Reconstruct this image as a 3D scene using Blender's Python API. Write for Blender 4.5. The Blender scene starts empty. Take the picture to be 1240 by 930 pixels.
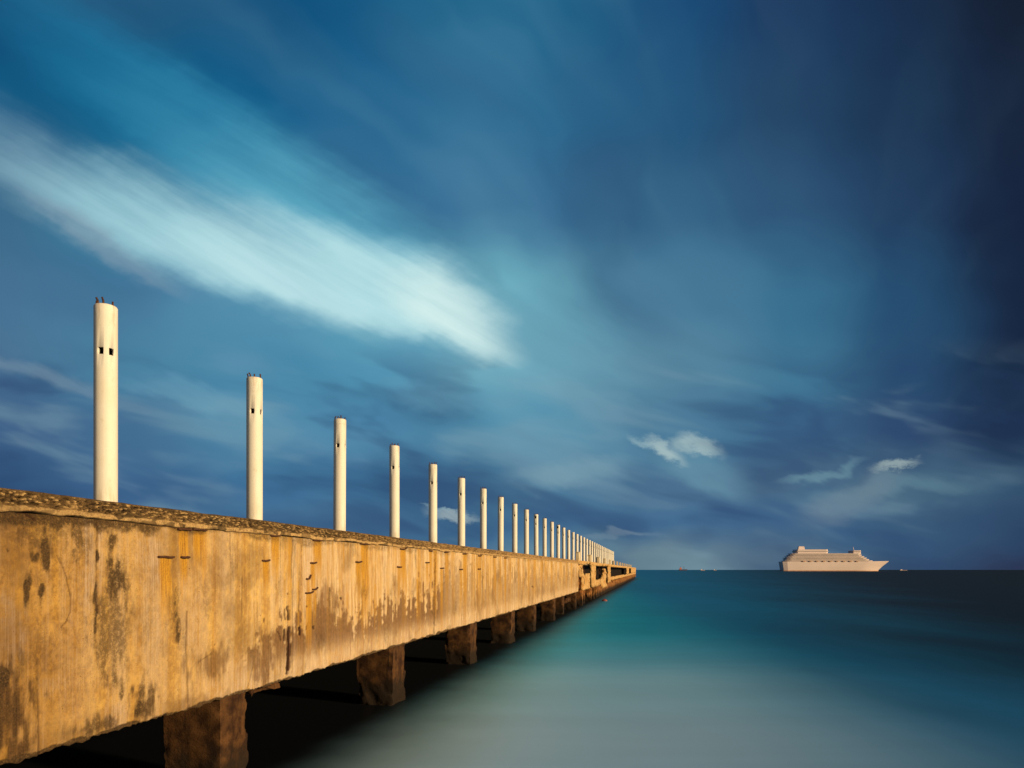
import bpy, math, random
import numpy as np
R = math.radians
random.seed(7)
scene = bpy.context.scene
COL = scene.collection

# ------------------------------------------------------------------ frame of reference
F = 850.0                      # focal length in photograph pixels (1240 wide)
PHI = math.atan(168 / F)       # the pier runs 11 degrees right of straight ahead
CP, SP = math.cos(PHI), math.sin(PHI)
EYE = 4.32                     # eye height above the water
WD = 8.0                       # distance from the camera to the pier's seaward face
TOP, CAPB, BOT = 5.36, 5.06, 1.86
WEND, PEND = 79.0, 390.0       # end of the intact wall, end of the pier

def wall_at(px, py):           # wall coordinates (along, height) of a spot seen on the face
    z = F * WD / ((788.0 - px) * CP)
    return (z - WD * SP) / CP, EYE + (690.0 - py) * z / F

# ------------------------------------------------------------------ numpy noise
def _h(ix, iy, s):
    n = (ix.astype(np.int64) * 374761393 + iy.astype(np.int64) * 668265263 + s * 1442695041) & 0xffffffff
    n = ((n ^ (n >> 13)) * 1274126177) & 0xffffffff
    n = (n ^ (n >> 16)) & 0xffffffff
    return n / 4294967295.0
def vn(x, y, s=0):
    x = np.asarray(x, float); y = np.asarray(y, float)
    ix = np.floor(x); iy = np.floor(y); fx = x - ix; fy = y - iy
    fx = fx * fx * (3 - 2 * fx); fy = fy * fy * (3 - 2 * fy)
    a = _h(ix, iy, s); b = _h(ix + 1, iy, s); c = _h(ix, iy + 1, s); d = _h(ix + 1, iy + 1, s)
    return (a * (1 - fx) + b * fx) * (1 - fy) + (c * (1 - fx) + d * fx) * fy
def fbm(x, y, s=0, o=4):
    t = 0; a = .5; n = 0
    for k in range(o):
        t = t + a * vn(np.asarray(x) * 2 ** k, np.asarray(y) * 2 ** k, s + k); n += a; a *= .55
    return t / n
def worley(x, y, s=0):
    x = np.asarray(x, float); y = np.asarray(y, float)
    ix = np.floor(x); iy = np.floor(y); best = np.full(x.shape, 9.0); cid = np.zeros(x.shape)
    for dx in (-1, 0, 1):
        for dy in (-1, 0, 1):
            jx = ix + dx; jy = iy + dy
            d = np.hypot(jx + _h(jx, jy, s) - x, jy + _h(jx, jy, s + 5) - y)
            m = d < best; best = np.where(m, d, best); cid = np.where(m, _h(jx, jy, s + 9), cid)
    return best, cid
def sst(a, b, x):
    t = np.clip((x - a) / (b - a), 0, 1); return t * t * (3 - 2 * t)

# ------------------------------------------------------------------ object helpers
def tag(o, label=None, cat=None, group=None, kind=None):
    if label: o['label'] = label
    if cat: o['category'] = cat
    if group: o['group'] = group
    if kind: o['kind'] = kind
    return o
def link(name, me, mat=None, parent=None, smooth=False):
    o = bpy.data.objects.new(name, me); COL.objects.link(o)
    if mat: me.materials.append(mat)
    if parent: o.parent = parent
    if smooth:
        me.polygons.foreach_set('use_smooth', [True] * len(me.polygons))
    return o
def empty(name, loc=(0, 0, 0), rz=0):
    o = bpy.data.objects.new(name, None); COL.objects.link(o)
    o.location = loc; o.rotation_euler = (0, 0, rz); return o
def mesh(name, V, Fc):
    me = bpy.data.meshes.new(name); me.from_pydata([tuple(v) for v in V], [], [tuple(f) for f in Fc]); me.update(); return me
def grid_faces(nu, nv, flip=False):
    i, j = np.meshgrid(np.arange(nu - 1), np.arange(nv - 1), indexing='ij')
    a = (i * nv + j).ravel(); b = a + nv; c = b + 1; d = a + 1
    return np.stack([a, d, c, b] if flip else [a, b, c, d], 1)
def fast_mesh(name, V, Fq):
    me = bpy.data.meshes.new(name); V = np.asarray(V, np.float32); Fq = np.asarray(Fq, np.int32)
    me.vertices.add(len(V)); me.vertices.foreach_set('co', V.ravel())
    me.loops.add(Fq.size); me.loops.foreach_set('vertex_index', Fq.ravel())
    me.polygons.add(len(Fq)); me.polygons.foreach_set('loop_start', np.arange(0, Fq.size, 4, dtype=np.int32))
    me.polygons.foreach_set('loop_total', np.full(len(Fq), 4, np.int32))
    me.update(calc_edges=True); me.validate(); return me
def attr(me, name, rgb):
    a = me.color_attributes.new(name, 'FLOAT_COLOR', 'POINT')
    n = len(me.vertices); c = np.ones((n, 4), np.float32)
    for k in range(3): c[:, k] = np.asarray(rgb[k]).ravel()
    a.data.foreach_set('color', c.ravel())

class MB:                       # collects simple solids into one mesh
    def __init__(s): s.V = []; s.F = []
    def add(s, V, Fc):
        b = len(s.V); s.V += [tuple(v) for v in V]; s.F += [tuple(b + i for i in f) for f in Fc]
    def box(s, x0, x1, y0, y1, z0, z1, tx=0, ty=0):     # tx, ty: top inset
        s.add([(x0, y0, z0), (x1, y0, z0), (x1, y1, z0), (x0, y1, z0),
               (x0 + tx, y0 + ty, z1), (x1 - tx, y0 + ty, z1), (x1 - tx, y1 - ty, z1), (x0 + tx, y1 - ty, z1)],
              [(3, 2, 1, 0), (4, 5, 6, 7), (0, 1, 5, 4), (1, 2, 6, 5), (2, 3, 7, 6), (3, 0, 4, 7)])
    def tube(s, pts, r, n=6, taper=1.0):
        rings = []
        P = [np.array(p, float) for p in pts]
        for k, p in enumerate(P):
            d = P[min(k + 1, len(P) - 1)] - P[max(k - 1, 0)]; d /= np.linalg.norm(d) + 1e-9
            u = np.cross(d, (0, 0, 1) if abs(d[2]) < .9 else (1, 0, 0)); u /= np.linalg.norm(u); v = np.cross(d, u)
            rr = r * (1 + (taper - 1) * k / max(1, len(P) - 1))
            rings.append([p + rr * (math.cos(a) * u + math.sin(a) * v) for a in [2 * math.pi * q / n for q in range(n)]])
        V = [v for rg in rings for v in rg]; Fc = []
        for k in range(len(P) - 1):
            for q in range(n):
                Fc.append((k * n + q, k * n + (q + 1) % n, (k + 1) * n + (q + 1) % n, (k + 1) * n + q))
        Fc.append(tuple(range(n))[::-1]); Fc.append(tuple((len(P) - 1) * n + q for q in range(n)))
        s.add(V, Fc)
    def prism(s, outline, z0, z1):                      # outline of (x, y), optional per-level scale
        n = len(outline)
        V = [(x, y, z0) for x, y in outline] + [(x, y, z1) for x, y in outline]
        s.add(V, [tuple(range(n))[::-1], tuple(range(n, 2 * n))] + [(i, (i + 1) % n, n + (i + 1) % n, n + i) for i in range(n)])
    def build(s, name, mat, parent=None, smooth=False, bevel=0):
        o = link(name, mesh(name, s.V, s.F), mat, parent, smooth)
        if bevel:
            m = o.modifiers.new('bevel', 'BEVEL'); m.width = bevel; m.segments = 2; m.limit_method = 'ANGLE'
        return o

# ------------------------------------------------------------------ node helpers
class NT:
    def __init__(s, tree): s.t = tree; s.n = tree.nodes; s.l = tree.links
    def node(s, typ, **kw):
        n = s.n.new(typ)
        for k, v in kw.items(): setattr(n, k, v)
        return n
    def put(s, sock, v):
        if v is None: return
        if isinstance(v, bpy.types.NodeSocket): s.l.new(v, sock)
        else:
            if isinstance(v, (tuple, list)) and sock.type == 'RGBA' and len(v) == 3: v = (*v, 1)
            sock.default_value = v
    def m(s, op, a, b=None, c=None, clamp=False):
        n = s.node('ShaderNodeMath', operation=op, use_clamp=clamp)
        s.put(n.inputs[0], a); s.put(n.inputs[1], b); s.put(n.inputs[2], c); return n.outputs[0]
    def add(s, a, b): return s.m('ADD', a, b)
    def sub(s, a, b): return s.m('SUBTRACT', a, b)
    def mul(s, a, b): return s.m('MULTIPLY', a, b)
    def ss(s, x, a, b, o0=0.0, o1=1.0):
        n = s.node('ShaderNodeMapRange', interpolation_type='SMOOTHSTEP')
        s.put(n.inputs['Value'], x); s.put(n.inputs['From Min'], a); s.put(n.inputs['From Max'], b)
        s.put(n.inputs['To Min'], o0); s.put(n.inputs['To Max'], o1); return n.outputs['Result']
    def mix(s, f, a, b, bt='MIX'):
        n = s.node('ShaderNodeMix', data_type='RGBA', blend_type=bt)
        s.put(n.inputs[0], f); s.put(n.inputs[6], a); s.put(n.inputs[7], b); return n.outputs[2]
    def noise(s, vec, scale, detail=4, rough=.55, dist=0.0, w=None):
        n = s.node('ShaderNodeTexNoise')
        if vec is not None: s.put(n.inputs['Vector'], vec)
        n.inputs['Scale'].default_value = scale; n.inputs['Detail'].default_value = detail
        n.inputs['Roughness'].default_value = rough; n.inputs['Distortion'].default_value = dist
        return n.outputs['Fac']
    def vscale(s, vec, sc):
        n = s.node('ShaderNodeVectorMath', operation='MULTIPLY'); s.put(n.inputs[0], vec); n.inputs[1].default_value = sc; return n.outputs[0]
    def sep(s, vec):
        n = s.node('ShaderNodeSeparateXYZ'); s.put(n.inputs[0], vec); return n.outputs
    def comb(s, x, y, z=0.0):
        n = s.node('ShaderNodeCombineXYZ'); s.put(n.inputs[0], x); s.put(n.inputs[1], y); s.put(n.inputs[2], z); return n.outputs[0]
    def ramp(s, f, stops, interp='LINEAR'):
        n = s.node('ShaderNodeValToRGB'); cr = n.color_ramp; cr.interpolation = interp
        while len(cr.elements) > 1: cr.elements.remove(cr.elements[-1])
        cr.elements[0].position = stops[0][0]; cr.elements[0].color = (*stops[0][1], 1)
        for p, c in stops[1:]:
            e = cr.elements.new(p); e.color = (*c, 1)
        s.put(n.inputs[0], f); return n.outputs[0]
def lin(c):
    return tuple(((v / 255) / 12.92 if v / 255 <= .04045 else ((v / 255 + .055) / 1.055) ** 2.4) for v in c)
def material(name):
    m = bpy.data.materials.new(name); m.use_nodes = True; t = NT(m.node_tree)
    return m, t, m.node_tree.nodes['Principled BSDF']
def bump(t, bs, height, strength=.4, dist=.02):
    b = t.node('ShaderNodeBump'); b.inputs['Strength'].default_value = strength; b.inputs['Distance'].default_value = dist
    t.put(b.inputs['Height'], height); t.l.new(b.outputs[0], bs.inputs['Normal'])

# ------------------------------------------------------------------ materials
def mat_wall():
    m, t, bs = material('weathered_wall_plaster')
    co = t.node('ShaderNodeTexCoord').outputs['Object']
    s1 = t.node('ShaderNodeAttribute', attribute_name='stain'); s2 = t.node('ShaderNodeAttribute', attribute_name='tone')
    a = t.node('ShaderNodeSeparateColor'); t.l.new(s1.outputs['Color'], a.inputs[0])
    b = t.node('ShaderNodeSeparateColor'); t.l.new(s2.outputs['Color'], b.inputs[0])
    dark, rust, wet = a.outputs; pale, ochre, line = b.outputs
    streak = t.noise(t.vscale(co, (1, 9.0, .55)), 1.3, 6, .62)
    streak2 = t.noise(t.vscale(co, (1, 30.0, .7)), 1.0, 4, .6)
    blot = t.noise(co, 1.1, 8, .62)
    blot2 = t.noise(co, 4.5, 8, .65)
    fine = t.noise(co, 38, 6, .75)
    lanes = t.noise(t.vscale(co, (1, 2.6, .10)), 1.0, 4, .65)
    hair = t.noise(t.vscale(co, (1, 70.0, 1.6)), 1.0, 3, .6)
    med = t.noise(co, 11, 6, .72)
    cream = t.mix(t.ss(streak, .38, .62), (.58, .34, .09), (.84, .62, .33))
    gold = t.mix(t.ss(t.add(t.mul(blot, .5), t.mul(blot2, .5)), .42, .58), (.62, .39, .14), (.86, .61, .24))
    yy = t.sep(co)[1]
    cream = t.mix(t.mul(t.ss(t.add(yy, t.mul(blot, 3.0)), 19.0, 15.0), .8), cream, gold)
    cream = t.mix(t.mul(t.ss(lanes, .44, .62), .7), cream, (.90, .73, .52))
    cream = t.mix(t.mul(t.ss(lanes, .50, .36), .6), cream, (.50, .25, .055))
    oc = t.mix(t.ss(t.add(t.mul(blot, .6), t.mul(blot2, .4)), .40, .60), (.25, .125, .028), (.50, .275, .055))
    oc = t.mix(t.mul(t.ss(med, .46, .62), .45), oc, (.62, .34, .065))
    oc = t.mix(t.mul(t.ss(med, .50, .38), .35), oc, (.15, .075, .02))
    c = t.mix(ochre, cream, oc)
    c = t.mix(t.mul(t.mul(t.ss(blot2, .5, .66), .5), t.ss(ochre, 1.0, .2)), c, (.80, .49, .11))
    lav = t.mix(t.ss(streak2, .36, .64), (.42, .29, .20), (.80, .64, .50))
    lav = t.mix(t.mul(ochre, .75), lav, t.mix(t.ss(streak2, .36, .64), (.24, .155, .10), (.44, .30, .20)))
    pf = t.m('MULTIPLY', pale, t.ss(t.add(t.mul(streak2, .5), t.mul(blot2, .5)), .36, .58), clamp=True)
    c = t.mix(pf, c, lav)
    # vertical runs of several widths
    runs = t.mul(t.ss(ochre, .95, .35, .22, 1.0), t.ss(yy, 11.5, 19.0, .22, 1.15))
    c = t.mix(t.mul(t.mul(t.ss(streak2, .52, .63), .75), runs), c, (.38, .17, .04))
    c = t.mix(t.mul(t.mul(t.ss(streak, .54, .68), .55), runs), c, (.22, .10, .025))
    c = t.mix(t.mul(t.mul(t.ss(hair, .54, .68), .30), runs), c, (.30, .15, .045))
    c = t.mix(t.mul(t.mul(t.ss(hair, .47, .36), .42), runs), c, (.92, .76, .54))
    c = t.mix(t.mul(t.ss(t.noise(co, .6, 5, .62), .50, .64), .5), c, (.20, .11, .04))
    # wet brown lower band
    wf = t.m('MULTIPLY', wet, t.ss(t.add(t.add(t.mul(blot2, .6), t.mul(med, .4)), t.mul(wet, .45)), .45, .82), clamp=True)
    c = t.mix(t.mul(wf, .92), c, t.mix(t.ss(t.add(t.mul(streak2, .6), t.mul(med, .4)), .38, .62), t.mix(ochre, (.11, .05, .02), (.05, .026, .011)), t.mix(ochre, (.27, .14, .062), (.15, .072, .025))))
    rf = t.m('MULTIPLY', rust, t.ss(t.add(t.add(t.mul(streak2, .5), t.mul(hair, .5)), t.mul(rust, .30)), .44, .68), clamp=True)
    c = t.mix(t.mul(rf, .92), c, t.mix(t.ss(t.add(t.mul(hair, .6), t.mul(fine, .4)), .38, .60), (.30, .125, .015), (.70, .37, .03)))
    grain = t.add(t.mul(fine, .35), t.mul(t.noise(co, 13, 6, .75), .65))
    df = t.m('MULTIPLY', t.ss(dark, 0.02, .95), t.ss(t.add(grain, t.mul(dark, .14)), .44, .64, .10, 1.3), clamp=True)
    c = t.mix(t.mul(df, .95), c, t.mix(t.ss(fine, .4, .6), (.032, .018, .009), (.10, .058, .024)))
    pit = t.noise(co, 22, 3, .5)
    c = t.mix(t.mul(t.ss(pit, .69, .74), .8), c, (.10, .05, .02))
    c = t.mix(line, c, (.035, .012, .006))
    c = t.mix(t.mul(t.ss(fine, .54, .68), .5), c, (.22, .12, .05))
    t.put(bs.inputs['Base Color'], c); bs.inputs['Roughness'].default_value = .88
    bs.inputs['Specular IOR Level'].default_value = .25
    h = t.add(t.add(t.mul(fine, .5), t.mul(blot2, .8)), t.mul(df, -.5))
    bump(t, bs, t.add(h, t.mul(med, .9)), .9, .03)
    return m
def mat_cap():
    m, t, bs = material('eroded_aggregate_concrete')
    co = t.node('ShaderNodeTexCoord').outputs['Object']
    s1 = t.node('ShaderNodeAttribute', attribute_name='stone')
    a = t.node('ShaderNodeSeparateColor'); t.l.new(s1.outputs['Color'], a.inputs[0])
    rough, pale, far = a.outputs
    fine = t.noise(co, 30, 6, .7); mid = t.noise(co, 7, 5, .6); big = t.noise(co, 1.2, 4, .6)
    c = t.mix(t.ss(mid, .35, .65), (.10, .062, .028), (.24, .15, .065))
    c = t.mix(t.mul(t.ss(fine, .45, .6), .6), c, (.045, .028, .015))
    c = t.mix(t.mul(t.ss(t.noise(co, 2.6, 5, .65), .48, .60), .55), c, (.05, .034, .018))
    c = t.mix(t.mul(t.ss(big, .5, .68), .5), c, (.085, .065, .035))
    c = t.mix(pale, c, t.mix(t.ss(fine, .35, .6), (.30, .18, .08), (.62, .42, .19)))
    c = t.mix(t.mul(far, .75), c, t.mix(t.ss(mid, .3, .7), (.34, .20, .085), (.58, .38, .18)))
    c = t.mix(rough, c, (.03, .018, .01))
    t.put(bs.inputs['Base Color'], c); bs.inputs['Roughness'].default_value = .92
    bs.inputs['Specular IOR Level'].default_value = .2
    bump(t, bs, t.add(fine, mid), .8, .02)
    return m
def mat_concrete(name, c0, c1, c2, scale=3.0, wetz=None, streaks=True, rough=.88, bstr=.6):
    m, t, bs = material(name)
    co = t.node('ShaderNodeTexCoord').outputs['Object']
    n1 = t.noise(co, scale, 7, .62); n2 = t.noise(co, scale * 9, 6, .7)
    c = t.mix(t.ss(n1, .34, .66), c0, c1)
    if streaks:
        st = t.noise(t.vscale(co, (7, 7, .5)), 1.2, 5, .6); c = t.mix(t.mul(t.ss(st, .5, .72), .7), c, c2)
    c = t.mix(t.mul(t.ss(n2, .52, .7), .6), c, c2)
    if wetz:
        z = t.add(t.sep(co)[2], t.mul(t.sub(n1, .5), 1.1)); c = t.mix(t.ss(z, wetz[1], wetz[0]), c, (.018, .011, .007))
    t.put(bs.inputs['Base Color'], c); bs.inputs['Roughness'].default_value = rough
    bs.inputs['Specular IOR Level'].default_value = .25
    bump(t, bs, t.add(n2, n1), bstr, .03)
    return m
def mat_paint(name, c0, c1, dirt=.5, scale=2.0):
    m, t, bs = material(name)
    co = t.node('ShaderNodeTexCoord').outputs['Object']
    oi = t.node('ShaderNodeObjectInfo').outputs['Random']
    v = t.node('ShaderNodeVectorMath', operation='ADD'); t.put(v.inputs[0], co); co0 = co
    t.put(v.inputs[1], t.comb(t.mul(oi, 37.0), t.mul(oi, 91.0), 0.0)); co = v.outputs[0]
    n1 = t.noise(t.vscale(co, (1, 1, .45)), scale * 2, 6, .6); n2 = t.noise(co, 55, 4, .7)
    c = t.mix(t.ss(n1, .35, .7), c0, c1)
    st = t.noise(t.vscale(co, (14, 14, .8)), 1, 4, .6)
    c = t.mix(t.mul(t.ss(st, .55, .78), dirt * .45), c, (.42, .31, .19))
    c = t.mix(t.mul(t.ss(n2, .63, .75), dirt * .5), c, (.30, .20, .11))
    z = t.sep(co0)[2]; n3 = t.noise(t.vscale(co, (9, 9, 1.6)), 1, 5, .65)
    if scale > 1.5:      # rust weeping from the bars at the head, splash stains at the foot
        c = t.mix(t.mul(t.mul(t.ss(z, 2.75, 3.25), t.ss(n3, .50, .66)), .55), c, (.46, .27, .13))
        c = t.mix(t.mul(t.mul(t.ss(z, .6, .02), t.ss(n3, .42, .62)), .45), c, (.40, .29, .18))
        c = t.mix(t.mul(t.ss(t.noise(co, 6, 5, .7), .62, .70), .35), c, (.55, .46, .34))
    t.put(bs.inputs['Base Color'], c); bs.inputs['Roughness'].default_value = .6
    bs.inputs['Specular IOR Level'].default_value = .3
    bump(t, bs, n2, .15, .004)
    return m
def mat_plain(name, c, rough=.6, metal=0, var=.25, scale=8):
    m, t, bs = material(name)
    co = t.node('ShaderNodeTexCoord').outputs['Object']
    n = t.noise(co, scale, 4, .6)
    t.put(bs.inputs['Base Color'], t.mix(t.ss(n, .3, .7), c, tuple(v * (1 - var) for v in c)))
    bs.inputs['Roughness'].default_value = rough; bs.inputs['Metallic'].default_value = metal
    return m
M = {}
M['wall'] = mat_wall(); M['cap'] = mat_cap()
M['pile'] = mat_concrete('tide_stained_pile_concrete', (.028, .010, .004), (.12, .055, .019), (.012, .005, .003), 2.6, (.3, 1.2))
M['broken'] = mat_concrete('broken_pale_concrete', (.50, .26, .07), (.72, .50, .24), (.16, .065, .02), 1.1)
M['rubble'] = mat_concrete('rust_brown_rubble', (.12, .045, .014), (.38, .17, .05), (.03, .012, .005), .7, (.35, 1.3))
M['under'] = mat_concrete('shade_black_underside', (.005, .0035, .003), (.010, .006, .004), (.003, .002, .002), 1.5)  # shade below the deck painted in as a near-black colour
M['deck'] = mat_concrete('worn_deck_concrete', (.28, .23, .17), (.40, .34, .26), (.16, .12, .08), .8)
M['column'] = mat_paint('cream_white_column_paint', (.82, .79, .74), (.79, .74, .66), .35)
M['block'] = mat_paint('cream_block_paint', (.78, .66, .46), (.66, .50, .30), .4)
M['inside'] = mat_plain('dark_column_inside', (.07, .035, .02), .9)
M['rust'] = mat_plain('rusty_steel', (.10, .038, .018), .85, 0, .5, 40)
M['ship_white'] = mat_plain('ship_white_paint', (.80, .67, .68), .5, 0, .08, .02)
M['ship_glass'] = mat_plain('ship_window_band', (.46, .40, .40), .4, 0, .2, .05)
M['ship_blue'] = mat_plain('ship_waterline_paint', (.62, .36, .26), .5, 0, .2, .05)
M['lifeboat'] = mat_plain('lifeboat_orange', (.66, .40, .26), .5)
M['boat_dark'] = mat_plain('boat_dark_paint', (.05, .05, .12), .6)
M['boat_red'] = mat_plain('boat_red_paint', (.65, .20, .14), .6)
M['boat_pale'] = mat_plain('faded_pink_boat_paint', (.42, .30, .29), .6)
M['buoy'] = mat_plain('faded_red_buoy', (.30, .085, .075), .5)

# ------------------------------------------------------------------ the pier
pier = empty('pier', (-WD * CP, WD * SP, 0), -PHI)
tag(pier, 'long ochre concrete pier on square piles, running out over the turquoise sea', 'pier')

def t_samples(t0, t1, base, z0=9.0, p=1.6):
    out = [t0]
    while out[-1] < t1:
        z = max(z0, out[-1] * CP + WD * SP); out.append(out[-1] + base * (z / z0) ** p)
    out[-1] = t1
    return np.array(out)

def build_side_wall():
    ts = np.concatenate([np.arange(-30, 3, .5), t_samples(3, WEND, .016)])
    hs = np.linspace(BOT, CAPB, 160)
    T, H = np.meshgrid(ts, hs, indexing='ij')
    # stains, in wall coordinates
    wx = (fbm(T * 1.8, H * 1.8, 11) - .5) * .34; wy = (fbm(T * 1.8, H * 1.8, 31) - .5) * .4
    edge = (fbm(T * 13, H * 4.5, 51, 5) - .5) * 1.3
    def ell(px, py, rx, ry, k=1.0, soft=.75, e=1.2, warp=1.5):
        c, h = wall_at(px, py); off = 788 - px
        rt = rx * 6932 / off ** 2; rh = ry * (6932 / off) / F
        d = np.sqrt(((T + wx * warp * min(1, rt / .3) - c) / rt) ** 2 + ((H + wy * warp * min(1, rh / .4) - h) / rh) ** 2) + edge * e
        return k * (1 - sst(1 - soft, 1 + soft * .6, d))
    def run(px, py, w, length, k=1.0):          # a vertical run starting at (px, py) and fading down
        c, h = wall_at(px, py); off = 788 - px; z = 6932 / off
        hw = w * 6932 / off ** 2 / 2; L = length * z / F
        x = np.abs(T - c + (fbm(H * 2.2, T * 0, 77) - .5) * hw * .5) / hw
        y = (h - H) / L
        return k * (1 - sst(.55, 1.1, x)) * (y > -.01) * (1 - sst(.15, 1.0, y))
    dark = np.zeros_like(T); rust = np.zeros_like(T); wet = np.zeros_like(T); pale = np.zeros_like(T); line = np.zeros_like(T)
    mx = np.maximum
    for a in [(8, 872, 40, 70, .55), (60, 640, 60, 26, .5), (100, 655, 22, 30, .45), (136, 760, 26, 84, .55), (148, 700, 12, 40, .5), (20, 800, 26, 26, .45),
              (140, 820, 12, 26, .6), (95, 700, 30, 60, .22), (112, 615, 60, 14, .6), (214, 745, 10, 34, .45), (140, 695, 14, 40, .7), (118, 735, 4.5, 62, .75), (33, 713, 7, 21, .85), (51, 717, 6, 18, .85), (64, 716, 5, 16, .4),
              (56, 660, 7, 34, .85), (62, 628, 44, 13, .8), (93, 650, 11, 34, .6), (45, 672, 9, 8, .7),
              (118, 672, 3.5, 11, 1.), (137, 652, 7, 20, .7), (216, 758, 7, 24, .7), (118, 634, 8, 14, .9), (50, 770, 12, 18, .35),
              (170, 852, 19, 26, .6), (165, 858, 12, 16, .8), (120, 880, 34, 13, .6), (146, 842, 4, 12, .6), (2, 820, 9, 14, .95),
              (280, 777, 6, 18, .35), (24, 625, 20, 6, .5), (250, 640, 60, 5, .35), (180, 625, 40, 6, .4)]:
        dark = mx(dark, ell(*a))
    for a in [(12, 868, 37, 78, 1.0), (255, 800, 30, 26, .75), (322, 795, 17, 42, .9), (300, 775, 20, 20, .4), (395, 740, 26, 40, .7),
              (170, 858, 20, 26, .7), (100, 890, 60, 20, .6), (10, 660, 25, 60, .25), (545, 700, 12, 30, .4), (330, 760, 30, 20, .35)]:
        wet = mx(wet, ell(*a))
    for a in [(108, 685, 8, 70, .9), (121, 690, 4, 70, .7), (5, 760, 34, 46, .9), (60, 830, 24, 18, .5), (182, 680, 18, 60, .8),
              (182, 760, 22, 80, .55), (350, 800, 16, 40, 1.), (140, 875, 14, 22, .8), (236, 770, 12, 50, .6), (110, 790, 60, 50, .25),
              (430, 770, 60, 18, .9), (300, 830, 60, 22, .85), (500, 765, 40, 14, .9), (390, 690, 30, 40, .4), (470, 700, 30, 30, .25), (372, 700, 10, 60, .7)]:
        pale = mx(pale, ell(*a, .7, 1.0))
    # wetting line along the lower wall, jagged
    z = T * CP + WD * SP
    st = fbm(T * 6.5, H * .7, 91, 5)
    lvl = np.interp(T, [5, 10, 12.2, 13, 16, 19, 23, 26, 27, 40, 79], [0, 0, .3, 1.0, 1.45, 1.25, 1.5, 1.75, 2.3, 2.3, 2.3])
    lo = 1 - sst(-.22, .22, (H - BOT) - lvl * (.25 + 1.5 * st) + (fbm(T * 5, H * 7, 93, 5) - .5) * 1.3)
    wet = mx(wet, lo * np.interp(T, [12, 13, 26, 28, 79], [0, .95, .95, .55, .5]) * sst(0, .9, (H - BOT)))
    pale = mx(pale, (1 - sst(.3, 1.1, H - BOT)) * np.interp(T, [11.5, 12.5, 60], [0, .85, .7]))
    pale = mx(pale, sst(.45, .7, fbm(T * 3.1, H * .25, 17, 4)) * np.interp(T, [9, 14, 26, 79], [.35, .5, .75, .85]))
    # bottom arris and the strip under the cap are darker
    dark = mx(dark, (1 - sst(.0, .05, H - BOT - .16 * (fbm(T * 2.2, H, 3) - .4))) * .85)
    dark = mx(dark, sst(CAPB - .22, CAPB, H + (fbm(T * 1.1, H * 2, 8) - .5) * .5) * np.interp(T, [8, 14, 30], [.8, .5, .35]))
    # brackets and their rust runs (upper row and lower row)
    for i, (px, py, w) in enumerate(BR):
        k = 1.0 if w > 6 else .8
        rust = mx(rust, run(px, py + 1, w * 1.0, 45 + 60 * random.random() * (1 if px > 300 else 1.6), k))
    rust = mx(rust, run(442, 661, 11, 150, 1.0)); rust = mx(rust, run(220, 645, 5, 130, .8)); rust = mx(rust, run(247, 645, 8, 120, .7))
    for px, k in [(350, .6), (527, .9), (489, .4), (564, .8), (600, .5), (612, .6), (628, .7), (640, .8), (655, .6), (668, .8), (680, .6), (692, .7), (574, .4), (586, .6), (594, .5), (606, .5), (618, .6), (634, .5), (647, .6), (661, .5), (674, .6), (686, .5), (508, .5), (460, .4), (412, .35), (398, .3), (541, .5), (581, .6), (590, .3)]:
        yt = 690 - .089 * (788 - px); yb = 690 + .302 * (788 - px)
        rust = mx(rust, run(px, yt + 1, max(2, (788 - px) * .017), (yb - yt) * (1.1 + .4 * random.random()), k))
    wet = mx(wet, np.interp(T, [4, 8, 9.2], [.42, .34, 0]) * sst(.42, .62, fbm(T * 1.3, H * 1.3, 37)))  # mottled, darker toward the near end
    wet = mx(wet, .5 * (1 - sst(.1, .9, H - BOT)) * sst(.42, .60, fbm(T * 1.6, H * 1.8, 38)) * (T < 12.4))
    rr = random.Random(5)
    for k in range(110):                     # thin runs of rust and dirt down the whole wall
        px = 788 - 6932 / rr.uniform(13, 80); a = rr.random(); yt = 690 - .088 * (788 - px); yb = 690 + .302 * (788 - px)
        y0 = yt if a < .6 else yt + (yb - yt) * rr.uniform(.1, .5)
        w_ = max(.8, (788 - px) * rr.uniform(.002, .010))
        if rr.random() < .6: rust = mx(rust, run(px, y0, w_, (yb - y0) * rr.uniform(.35, 1.3), rr.uniform(.5, .95)))
        else: dark = mx(dark, run(px, y0, w_ * .8, (yb - y0) * rr.uniform(.3, 1.1), rr.uniform(.3, .6)))
    for k in range(26):                      # soft weathered patches
        px = rr.uniform(150, 640); yt = 690 - .088 * (788 - px); yb = 690 + .302 * (788 - px); v = rr.uniform(.1, .9); sc = (788 - px) / 500
        dark = mx(dark, ell(px, yt + (yb - yt) * v, rr.uniform(4, 12) * sc, rr.uniform(10, 32) * sc, rr.uniform(.2, .42)))
    # joints, cracks, exposed bars
    def crack(pts, w=.9, k=1.0):
        nonlocal line
        for (ax, ay), (bx, by) in zip(pts[:-1], pts[1:]):
            a = np.array(wall_at(ax, ay)); b = np.array(wall_at(bx, by)); ab = b - a; L = ab @ ab + 1e-9
            u = np.clip(((T - a[0]) * ab[0] + (H - a[1]) * ab[1]) / L, 0, 1)
            zz = (a[0] + b[0]) / 2 * CP + WD * SP
            hw_t = w * zz ** 2 / 6932; hw_h = w * zz / F
            jit = (fbm(H * 9, T * 9, 5) - .5) * 2.0
            d = np.hypot((T - a[0] - u * ab[0]) / hw_t + jit, (H - a[1] - u * ab[1]) / hw_h)
            line = mx(line, k * (1 - sst(.5, 1.3, d)))
    crack([(70, 672), (80, 695), (86, 720), (86, 742), (80, 754), (74, 760)], 1.0, .55)
    crack([(46, 835), (47, 870), (48, 925)], 1.2, .6)
    crack([(227, 740), (226, 790), (229, 860)], 1.1, .5)
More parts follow.
